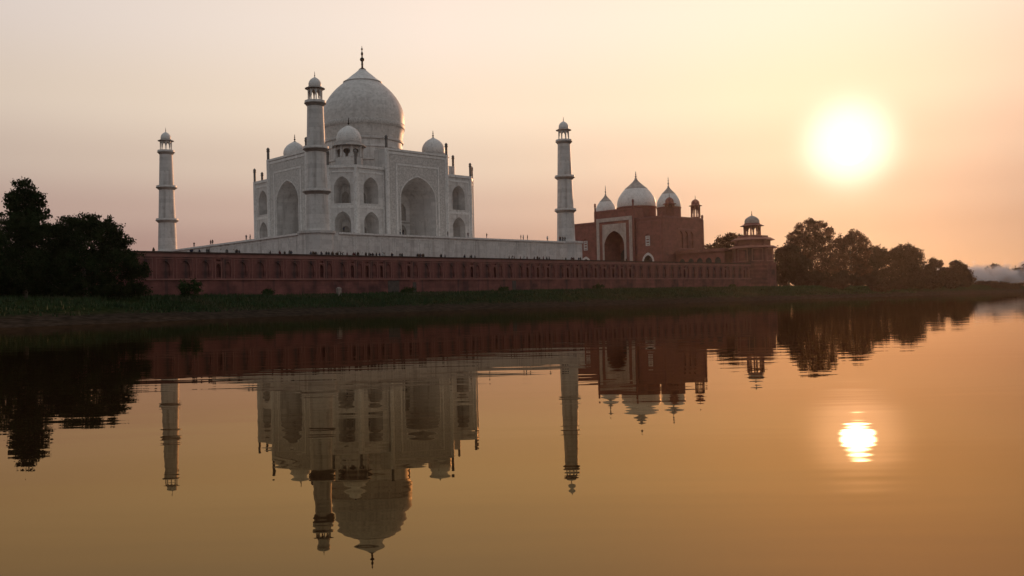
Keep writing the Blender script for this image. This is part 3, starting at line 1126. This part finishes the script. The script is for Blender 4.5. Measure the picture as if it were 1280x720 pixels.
def leaf_cloud(mb, lobes, n, size, rng, dense=1.0):
    """many small leaf faces in clumps spread through ellipsoidal lobes (dx, dy, z, rx, ry, rz)"""
    tot = sum(a[3] * a[5] for a in lobes)
    for (dx, dy, z, rx, ry, rz) in lobes:
        k = max(4, int(n * rx * rz / tot))
        ncl = max(5, k // 38)
        for _ in range(ncl):
            while True:
                p = Vector((rng.uniform(-1, 1), rng.uniform(-1, 1), rng.uniform(-1, 1)))
                if p.length <= 1 and (p.length > .45 or rng.random() < .5):
                    if rng.random() < .16:
                        p *= 1.22
                    break
            cs = rng.uniform(.16, .34) * min(rx, rz)
            cs = max(cs, size * 1.6)
            c = Vector((dx + p.x * (rx - cs * .5), dy + p.y * (ry - cs * .5), z + p.z * (rz - cs * .5)))
            for _ in range(38):
                q = Vector((rng.gauss(0, .5), rng.gauss(0, .5), rng.gauss(0, .42))) * cs
                o = c + q
                a = Vector((rng.gauss(0, 1), rng.gauss(0, 1), rng.gauss(0, .6))).normalized()
                bq = a.orthogonal().normalized()
                bq.rotate(Matrix.Rotation(rng.uniform(0, 6.28), 3, a))
                s = size * rng.uniform(.6, 1.35)
                e = a.cross(bq)
                mb.add([o - bq * s * .5, o + e * s * .28, o + bq * s * .55, o - e * s * .28], [(0, 1, 2, 3)])


def tree(name, label, cat, loc, rotz, lobes2, leafmat, n, size, trunk_r, group, barkmat=None, seed=1, depth=.85):
    rng = random.Random(seed)
    loc = (loc[0], loc[1], ground_z(loc[0], loc[1]) - .1 if loc[2] is None else loc[2])
    root = empty(name, loc, label, cat, group)
    root['_o'] = (0, 0, 0)
    root.rotation_euler.z = rotz
    lobes = []
    for dx, z, rx, rz in lobes2:
        lobes.append((dx, rng.uniform(-.35, .35) * rx, z, rx, max(rx * depth, 1.2), rz))
    top = max(l[2] for l in lobes)
    t_ = MB()
    fork = max(1.2, min(l[2] - l[5] for l in lobes) * .5 + top * .16)
    wob = [Vector((rng.uniform(-.3, .3), rng.uniform(-.3, .3), 0)) for _ in range(4)]
    pts = [Vector((0, 0, -.4)), Vector((0, 0, fork * .4)) + wob[0] * .5, Vector((0, 0, fork)) + wob[1], Vector((wob[2].x, wob[2].y, fork + (top - fork) * .45)), Vector((wob[3].x * 2, wob[3].y * 2, top * .93))]
    t_.tube(pts, [trunk_r * 1.35, trunk_r, trunk_r * .85, trunk_r * .5, trunk_r * .12], 9)
    for (dx, dy, z, rx, ry, rz) in lobes:
        s = pts[2].lerp(pts[3], rng.uniform(0, .8))
        e = Vector((dx, dy, z + rz * .25))
        m = s.lerp(e, .5) + Vector((rng.uniform(-.4, .4), rng.uniform(-.4, .4), -.08 * (e - s).length))
        t_.tube([s, m, e], [trunk_r * .42, trunk_r * .27, trunk_r * .06], 6)
        for _ in range(4):
            d = Vector((dx + rng.uniform(-.9, .9) * rx, dy + rng.uniform(-.9, .9) * ry, z + rng.uniform(-.5, .9) * rz))
            t_.tube([m.lerp(e, rng.uniform(.2, .9)), d], [trunk_r * .14, trunk_r * .03], 5)
    t_.build('trunk', barkmat or BARK, root, 60)
    cr = MB()
    leaf_cloud(cr, lobes, n, size, rng)
    cr.build('crown', leafmat, root)
    return root


G_L = 'dark trees on the near left bank'
tree('tall_tree', 'tall black silhouetted tree with a narrow pointed crown at the left bank', 'tree', (-118.2, -80.0, 3.0), -.262,
     [(.3, 17.8, 1.7, 1.8), (-1.1, 16.4, 1.5, 1.4), (1.9, 16.4, 1.6, 1.4), (.2, 15.1, 2.8, 2.0), (1.0, 13.6, 3.1, 2.3), (-.1, 11.7, 3.7, 2.5), (1.6, 10.9, 2.8, 2.3), (-1.0, 9.8, 3.1, 3.1), (.2, 6.8, 3.4, 2.8), (-1.5, 3.6, 3.2, 2.5)],
     LEAF_DARK, 30000, .36, .38, G_L, seed=3)
tree('leafy_tree', 'dark tree cut off by the left edge, lower than the tall pointed one', 'tree', (-124.6, -84.0, 3.0), -.236,
     [(.3, 11.6, 2.2, 1.7), (.5, 8.9, 3.0, 3.0), (.9, 5.4, 3.4, 3.0), (-2.5, 9.5, 3.0, 3.0)], LEAF_DARK, 16000, .36, .3, G_L, seed=4)
tree('broad_tree', 'broad round black tree left of the lone minaret, in front of the river wall', 'tree', (-108.6, -78.0, 3.0), -.316,
     [(.4, 13.1, 3.5, 1.6), (-2.0, 12.2, 3.2, 2.0), (3.0, 11.9, 3.2, 2.1), (-4.1, 10.2, 3.2, 2.5), (4.9, 9.8, 2.5, 2.0), (.3, 9.6, 6.1, 3.6), (5.3, 7.0, 3.5, 2.0), (-.7, 5.7, 6.5, 3.2), (-5.1, 6.3, 3.8, 3.2), (7.3, 5.2, 2.8, 1.9), (0, 2.6, 7.5, 2.2), (-6.5, 3.0, 4.2, 2.4)],
     LEAF_DARK, 60000, .36, .45, G_L, seed=5)

G_R = 'trees along the right bank beyond the corner tower'
RT = [
    ('a', (151.8, -27.2), -.989, [(-.9, 17.2, 4.7, 2.7), (3.0, 19.7, 4.3, 3.0), (6.2, 21.5, 3.7, 2.3), (1.3, 13.9, 7.3, 3.3), (1, 8, 7, 5)], LEAF_RED, 5200, 'ragged russet tree just behind the right end of the red mosque'),
    ('a2', (149.2, -36.0), -1.005, [(2.9, 19.4, 4.6, 2.9), (-.9, 14.8, 7.2, 4.3), (5.0, 20.2, 3.6, 2.6), (4.6, 15.6, 5.9, 4.2), (2, 8, 7, 5)], LEAF_RED, 5200, 'russet tree rising beside the corner tower on its left'),
    ('b', (148.8, -60.5), -1.056, [(1.0, 15.2, 3.8, 2.2), (-2.0, 13.5, 3.1, 3.1), (1.4, 9.8, 6.9, 5.0), (-1.6, 5.4, 6.3, 4.4)], LEAF, 7000, 'low bushy tree against the outer side of the corner tower'),
    ('c', (161.4, -62.9), -1.086, [(-.2, 25.3, 2.6, 2.3), (3.8, 24.8, 2.9, 2.6), (-4.1, 23.0, 2.6, 2.9), (6.9, 21.9, 2.7, 2.4), (-6.8, 19.4, 2.7, 2.7), (-.1, 20.6, 6.5, 3.9), (5.1, 17.6, 5.2, 3.9), (-2.2, 15.5, 7.1, 4.5), (2.0, 9.8, 9.1, 5.8), (0, 4, 8, 4)], LEAF_RED, 11000, 'tallest russet tree on the right bank, with a tufted open crown'),
    ('d', (184.1, -68.0), -1.125, [(1.1, 20.7, 4.4, 2.7), (-2.5, 18.3, 4.8, 3.1), (3.7, 18.0, 4.1, 3.1), (-.2, 13.7, 8.2, 5.1), (-1.0, 7.3, 8.9, 6.1)], LEAF_RED, 9000, 'round topped tree right of the tallest tufted tree'),
    ('e', (199.0, -71.7), -1.15, [(-.2, 14.4, 4.9, 3.2), (3.0, 12.4, 4.2, 3.5), (-1.0, 8.3, 7.7, 6.0), (0, 4, 7, 4)], LEAF, 7000, 'lower tree filling the dip between two rounder trees on the right bank'),
    ('f', (212.3, -77.4), -1.177, [(.1, 15.0, 5.0, 3.2), (3.6, 12.3, 4.0, 4.0), (-1.8, 12.5, 4.7, 4.0), (1.1, 7.1, 7.9, 6.5), (5.8, 4.6, 5.0, 4.3)], LEAF, 9000, 'dense dark dome shaped tree toward the right end of the tree row'),
    ('g', (238.2, -80.3), -1.206, [(-1.2, 11.2, 1.6, 1.3), (.8, 9.8, 2.0, 1.6), (-2.2, 8.6, 2.0, 1.8), (2.6, 6.4, 2.0, 1.8), (-2.3, 6.0, 2.4, 2.4), (.4, 4.0, 4.2, 3.4)], LEAF, 5000, 'small thin tree between the dense dome tree and the last tree'),
    ('h', (255.1, -82.7), -1.225, [(-.4, 9.8, 2.6, 1.9), (1.6, 8.2, 2.8, 2.2), (-2.4, 7.4, 2.6, 2.2), (3.6, 5.2, 2.8, 2.6), (-1.6, 4.4, 4.2, 3.8), (3.2, 2.4, 4.6, 3.0)], LEAF, 6000, 'last round tree of the row, beside the drifting smoke'),
]
for i, (k, (x, y), rz, lb, lm, n, lab) in enumerate(RT):
    tree('bank_tree', lab, 'tree', (x, y, 3.0 if k[0] != 'a' else 3.0), rz, lb, lm, int(n * (2.2 if k in 'cd' else 2.7)), .62, .42, G_R, PALEBARK if k in ('g', 'h') else BARK, seed=20 + i)


def bush(label, loc, rx, rz, n, size, mat, group, seed, name='bush'):
    rng = random.Random(seed)
    z = ground_z(loc[0], loc[1])
    root = empty(name, (loc[0], loc[1], z), label, 'bush', group)
    root['_o'] = (0, 0, 0)
    st = MB()
    for _ in range(7):
        a = rng.uniform(0, 6.28)
        st.tube([(0, 0, -.2), (math.cos(a) * rx * .5, math.sin(a) * rx * .5, rz * 1.2)], [.07, .02], 5)
    st.build('stem', BARK, root)
    cr = MB()
    lobes = [(0, 0, rz, rx, rx, rz)] + [(rng.uniform(-.6, .6) * rx, rng.uniform(-.6, .6) * rx, rng.uniform(.5, 1.4) * rz, rx * .6, rx * .6, rz * .55) for _ in range(4)]
    leaf_cloud(cr, lobes, n, size, rng)
    cr.build('foliage', mat, root)
    return root


bush('round dark green bush standing alone before the left part of the river wall', (-88.2, -71.6), 2.1, 1.9, 2600, .3, LEAF_BUSH, None, 60, 'round_bush')
BG = 'scrub at the foot of the right bank trees'
brng = random.Random(11)
blabs = ['low scrub bush under the tufted trees at the right bank waterline']
for i in range(42):
    x = 137 + i * 2.6 + brng.uniform(-2, 2)
    y = shore(x) + brng.uniform(12, 28)
    bush(blabs[0], (x, y), brng.uniform(2.8, 4.8) if x < 190 else brng.uniform(2.0, 3.0), brng.uniform(1.4, 3.0) * (1.0 if x < 185 else max(.22, 1 - (x - 185) / 45)), 1700, .55, LEAF, BG, 100 + i, 'scrub_bush')
for i, (x, y) in enumerate(((147, -68), (150.5, -64), (154, -68), (157, -60), (161, -67), (166, -64), (172, -68))):
    bush('taller thicket bush beside the corner tower filling the space under the trees', (x, y), 3.6, 3.2, 3200, .6, LEAF, 'thicket below the tufted trees', 500 + i, 'thicket_bush')
for i in range(9):
    x = 262 + i * 9 + brng.uniform(-3, 3)
    y = shore(x) + brng.uniform(30, 60)
    bush('low dark shrub along the embankment below the drifting smoke', (x, y), brng.uniform(3.0, 5), brng.uniform(.4, .8), 900, .6, LEAF, 'shrubs along the far embankment', 200 + i, 'embankment_shrub')
for i in range(5):
    x = [-66, -30, -2, 38, 104][i] + brng.uniform(-3, 3)
    bush('dark weedy bush growing against the foot of the river wall', (x, -62.5 - brng.uniform(0, 2)), brng.uniform(1.0, 2.0), brng.uniform(.5, 1.0), 400, .3, LEAF_BUSH, 'weeds at the wall foot', 300 + i, 'wall_foot_bush')

for i in range(13):
    x = -136 + i * 3.1 + brng.uniform(-.8, .8)
    bush('black undergrowth under the dark trees at the left bank', (x, brng.uniform(-77, -69)), brng.uniform(2.0, 3.0), brng.uniform(1.2, 1.9), 2200, .36, LEAF_DARK, 'undergrowth below the left trees', 400 + i, 'undergrowth_bush')

# ------------------------------------------------------------------ grass on the bank
mb = MB()
grng = random.Random(5)
cnt = 0
while cnt < 42000:
    x = grng.uniform(-150, 165)
    s = shore(x)
    y = grng.uniform(s + 8, -61.2)
    d = y - s
    den = mnoise.noise(Vector((x * .12, y * .12, 9))) * .9 + (.75 if d > 14 else .35 if d > 10 else -.15)
    if grng.random() > den:
        continue
    z = ground_z(x, y)
    h = grng.uniform(.25, .75) * (1.0 + .8 * max(0, mnoise.noise(Vector((x * .2, y * .3, 2)))))
    a = grng.uniform(0, 6.28)
    w = grng.uniform(.10, .2)
    l = Vector((grng.uniform(-.25, .25), grng.uniform(-.25, .25), 0))
    o = Vector((x, y, z - .05))
    e = Vector((math.cos(a), math.sin(a), 0)) * w
    mb.add([o - e, o + e, o + l + Vector((0, 0, h))], [(0, 1, 2)])
    cnt += 1
tag(mb.build('bank_grass', GRASSM), 'rough dark green grass covering the river bank below the wall', 'grass', None, 'stuff')

# pale marker stone at the wall foot
st = MB()
pz = ground_z(-52.5, -66)
st.lathe([(.62, pz - .2), (.55, pz + 1.3), (.62, pz + 1.35), (.62, pz + 1.6), (.2, pz + 1.9)], 4, (-52.5, -66), R(45))
o = st.build('marker_stone', STONE)
tag(o, 'short pale stone post on the grass before the river wall', 'marker stone')


# ------------------------------------------------------------------ people
def person_mesh(pose, ci, seed):
    """standing figure grown as one skin over a skeleton; faces coloured by height (trousers, shirt, skin, hair)"""
    rng = random.Random(seed)
    V, E, Rr = [], [], []

    def add(p, r, par=None):
        V.append(Vector(p))
        Rr.append(r)
        if par is not None:
            E.append((par, len(V) - 1))
        return len(V) - 1
    pel = add((0, 0, .93), .15)
    che = add((0, -.01, 1.28), .165, pel)
    nec = add((0, 0, 1.47), .07, che)
    hd0 = add((0, .015, 1.57), .095, nec)
    add((0, .01, 1.70), .085, hd0)
    for s in (-1, 1):
        sw = .10 if pose == 'walk' else .02
        hip = add((s * .10, 0, .86), .105, pel)
        kn = add((s * .11, s * sw + .02, .48), .075, hip)
        an = add((s * .12, s * sw * 2 - .03, .09), .05, kn)
        add((s * .13, s * sw * 2 + .14, .04), .04, an)
        sh = add((s * .19, 0, 1.40), .07, che)
        if pose == 'lean':
            el = add((s * .24, .16, 1.16), .05, sh)
            add((s * .16, .40, 1.14), .04, el)
        else:
            el = add((s * .25, -.04 + s * sw, 1.12), .05, sh)
            wr = add((s * .25, .06 + s * sw * 1.5, .86), .04, el)
            add((s * .24, .10 + s * sw * 1.5, .76), .045, wr)
    me = bpy.data.meshes.new('skeleton')
    me.from_pydata(V, E, [])
    ob = bpy.data.objects.new('skeleton', me)
    C.objects.link(ob)
    ob.modifiers.new('s', 'SKIN').use_smooth_shade = True
    for i, r in enumerate(Rr):
        me.skin_vertices[0].data[i].radius = (r, r)
    me.skin_vertices[0].data[0].use_root = True
    ss = ob.modifiers.new('u', 'SUBSURF')
    ss.levels = ss.render_levels = 1
    dgp = bpy.context.evaluated_depsgraph_get()
    res = bpy.data.meshes.new_from_object(ob.evaluated_get(dgp))
    bpy.data.objects.remove(ob)
    shirt, trs = CLOTHS[ci], CLOTHS[(ci * 2 + 1) % 4]
    res.materials.clear()
    for m in (trs, shirt, SKIN, CLOTHS[0]):
        res.materials.append(m)
    for f in res.polygons:
        z, r = f.center.z, abs(f.center.x)
        f.material_index = 3 if z > 1.66 or (z > 1.56 and f.center.y < -.02) else 2 if z > 1.46 or (z < .82 and r > .19) else 1 if z > .90 else 0
    return res


PM = [person_mesh(p, c, i) for i, (p, c) in enumerate((('stand', 0), ('lean', 1), ('walk', 2), ('stand', 4), ('walk', 3), ('lean', 0), ('stand', 5)))]
prng = random.Random(17)
spots = []
for px0, px1, n in ((-85, -78, 3), (-78, -70, 6), (-64, -59, 5), (-54, -33, 36), (-33, -27, 5), (-25, -22, 5), (-18, -16, 2), (-11, -5, 5), (1, 14, 8), (16, 22, 4), (22, 34, 9), (-90, 60, 14)):
    for _ in range(n):
        spots.append((prng.uniform(px0, px1), prng.uniform(-58.2, -56.6)))
for i, (x, y) in enumerate(spots):
    o = bpy.data.objects.new('person', PM[prng.randrange(len(PM))])
    C.objects.link(o)
    o.location = (x, y, 12.0)
    o.rotation_euler.z = prng.uniform(0, 6.28)
    s = prng.uniform(.95, 1.1)
    o.scale = (s, s, s)
    tag(o, 'visitor standing on the terrace behind the river wall, only head and shoulders showing', 'person', 'visitors on the terrace behind the river wall')
for i, (x, y) in enumerate([(22.5, -46.0), (23.4, -46.1), (25, -46.2), (38.6, -46.2), (39.4, -46.0), (40.0, -46.3), (40.5, -45.9), (41.1, -46.2), (33.5, -46.1), (-46.2, 8), (-46.3, 9), (-46.2, 20), (-46.2, -12), (-46.1, -14), (-20, -46.1), (-21, -46.2), (-5, -46), (2, -46.2), (9, -46.1), (-38, -46.2)]):
    o = bpy.data.objects.new('person', PM[(i * 3) % len(PM)])
    C.objects.link(o)
    o.location = (x, y, PT)
    o.rotation_euler.z = prng.uniform(0, 6.28)
    tag(o, 'visitor standing at the edge of the white marble plinth', 'person', 'visitors on the marble plinth')

# ------------------------------------------------------------------ drifting smoke and far trees behind it
fr2 = random.Random(41)
for i, (x, y, w, h) in enumerate(((420, -62, 11, 11), (440, -40, 12, 13), (462, -75, 10, 10), (490, -60, 13, 12), (520, -85, 12, 10), (560, -70, 14, 13))):
    tree('distant_tree', ['faint tree half hidden in the smoke nearest the bank row', 'peaked tree top showing above the smoke', 'faint tree right of the peaked top, in the smoke',
                          'pale tree beyond the smoke near the right edge', 'small pale tree beyond the smoke at the right edge', 'farthest pale tree beyond the smoke'][i], 'tree', (x, y, 5.0), -1.2,
         [(0, h * .8, w * .35, h * .22), (-w * .25, h * .6, w * .4, h * .25), (w * .25, h * .6, w * .4, h * .25), (0, h * .35, w * .5, h * .3)], LEAF, 2200, .9, .4, 'far trees beyond the smoke', seed=70 + i)

SMOKE, t, b = new_mat('smoke')
t.nodes.remove(b)
pv = t.nodes.new('ShaderNodeVolumePrincipled')
pv.inputs['Color'].default_value = (.90, .87, .87, 1)
pv.inputs['Anisotropy'].default_value = .0
tcs = t.nodes.new('ShaderNodeTexCoord')
ns = t.nodes.new('ShaderNodeTexNoise')
ns.inputs['Scale'].default_value = .09
ns.inputs['Detail'].default_value = 4
t.links.new(tcs.outputs['Object'], ns.inputs['Vector'])
ns.inputs['Scale'].default_value = .10
ns.inputs['Detail'].default_value = 5
ns.inputs['Roughness'].default_value = .6
mrs = t.nodes.new('ShaderNodeMapRange')
mrs.inputs[1].default_value, mrs.inputs[2].default_value = .42, .66
mrs.inputs[3].default_value, mrs.inputs[4].default_value = 0, .7
t.links.new(ns.outputs['Fac'], mrs.inputs[0])
sps = t.nodes.new('ShaderNodeSeparateXYZ')
t.links.new(tcs.outputs['Object'], sps.inputs[0])
nt2 = t.nodes.new('ShaderNodeTexNoise')            # uneven smoke top
nt2.inputs['Scale'].default_value = .075
nt2.inputs['Detail'].default_value = 4
t.links.new(tcs.outputs['Object'], nt2.inputs['Vector'])
mt = t.nodes.new('ShaderNodeMath')
mt.operation = 'MULTIPLY_ADD'
mt.inputs[1].default_value = -30.0
t.links.new(nt2.outputs['Fac'], mt.inputs[0])
t.links.new(sps.outputs[2], mt.inputs[2])
mz = t.nodes.new('ShaderNodeMapRange')
mz.inputs[1].default_value, mz.inputs[2].default_value = -6.0, -2.0
mz.inputs[3].default_value, mz.inputs[4].default_value = 1, 0
t.links.new(mt.outputs[0], mz.inputs[0])
md = t.nodes.new('ShaderNodeMath')
md.operation = 'MULTIPLY'
t.links.new(mrs.outputs[0], md.inputs[0])
t.links.new(mz.outputs[0], md.inputs[1])
t.links.new(md.outputs[0], pv.inputs['Density'])
t.links.new(pv.outputs[0], t.nodes['Material Output'].inputs['Volume'])
mb = MB()
mb.prism([(352, -30), (364, -24), (384, -26), (400, -60), (404, -100), (396, -124), (372, -120), (356, -70)], 2.9, 22.0)
tag(mb.build('smoke', SMOKE), 'pale grey smoke drifting over the far embankment at the right edge', 'smoke', None, 'stuff')

# ------------------------------------------------------------------ air
HAZE, t, b = new_mat('haze')
t.nodes.remove(b)
pv = t.nodes.new('ShaderNodeVolumePrincipled')
pv.inputs['Color'].default_value = (.93, .80, .70, 1)
pv.inputs['Density'].default_value = .00003
pv.inputs['Anisotropy'].default_value = .80
t.links.new(pv.outputs[0], t.nodes['Material Output'].inputs['Volume'])
mb = MB()
mb.box(-2700, 2700, -1600, 2700, -4.0, 86)
tag(mb.build('haze', HAZE), 'warm evening haze over river and monuments', 'haze', None, 'stuff')

for o in bpy.data.objects:
    if '_o' in o:
        del o['_o']
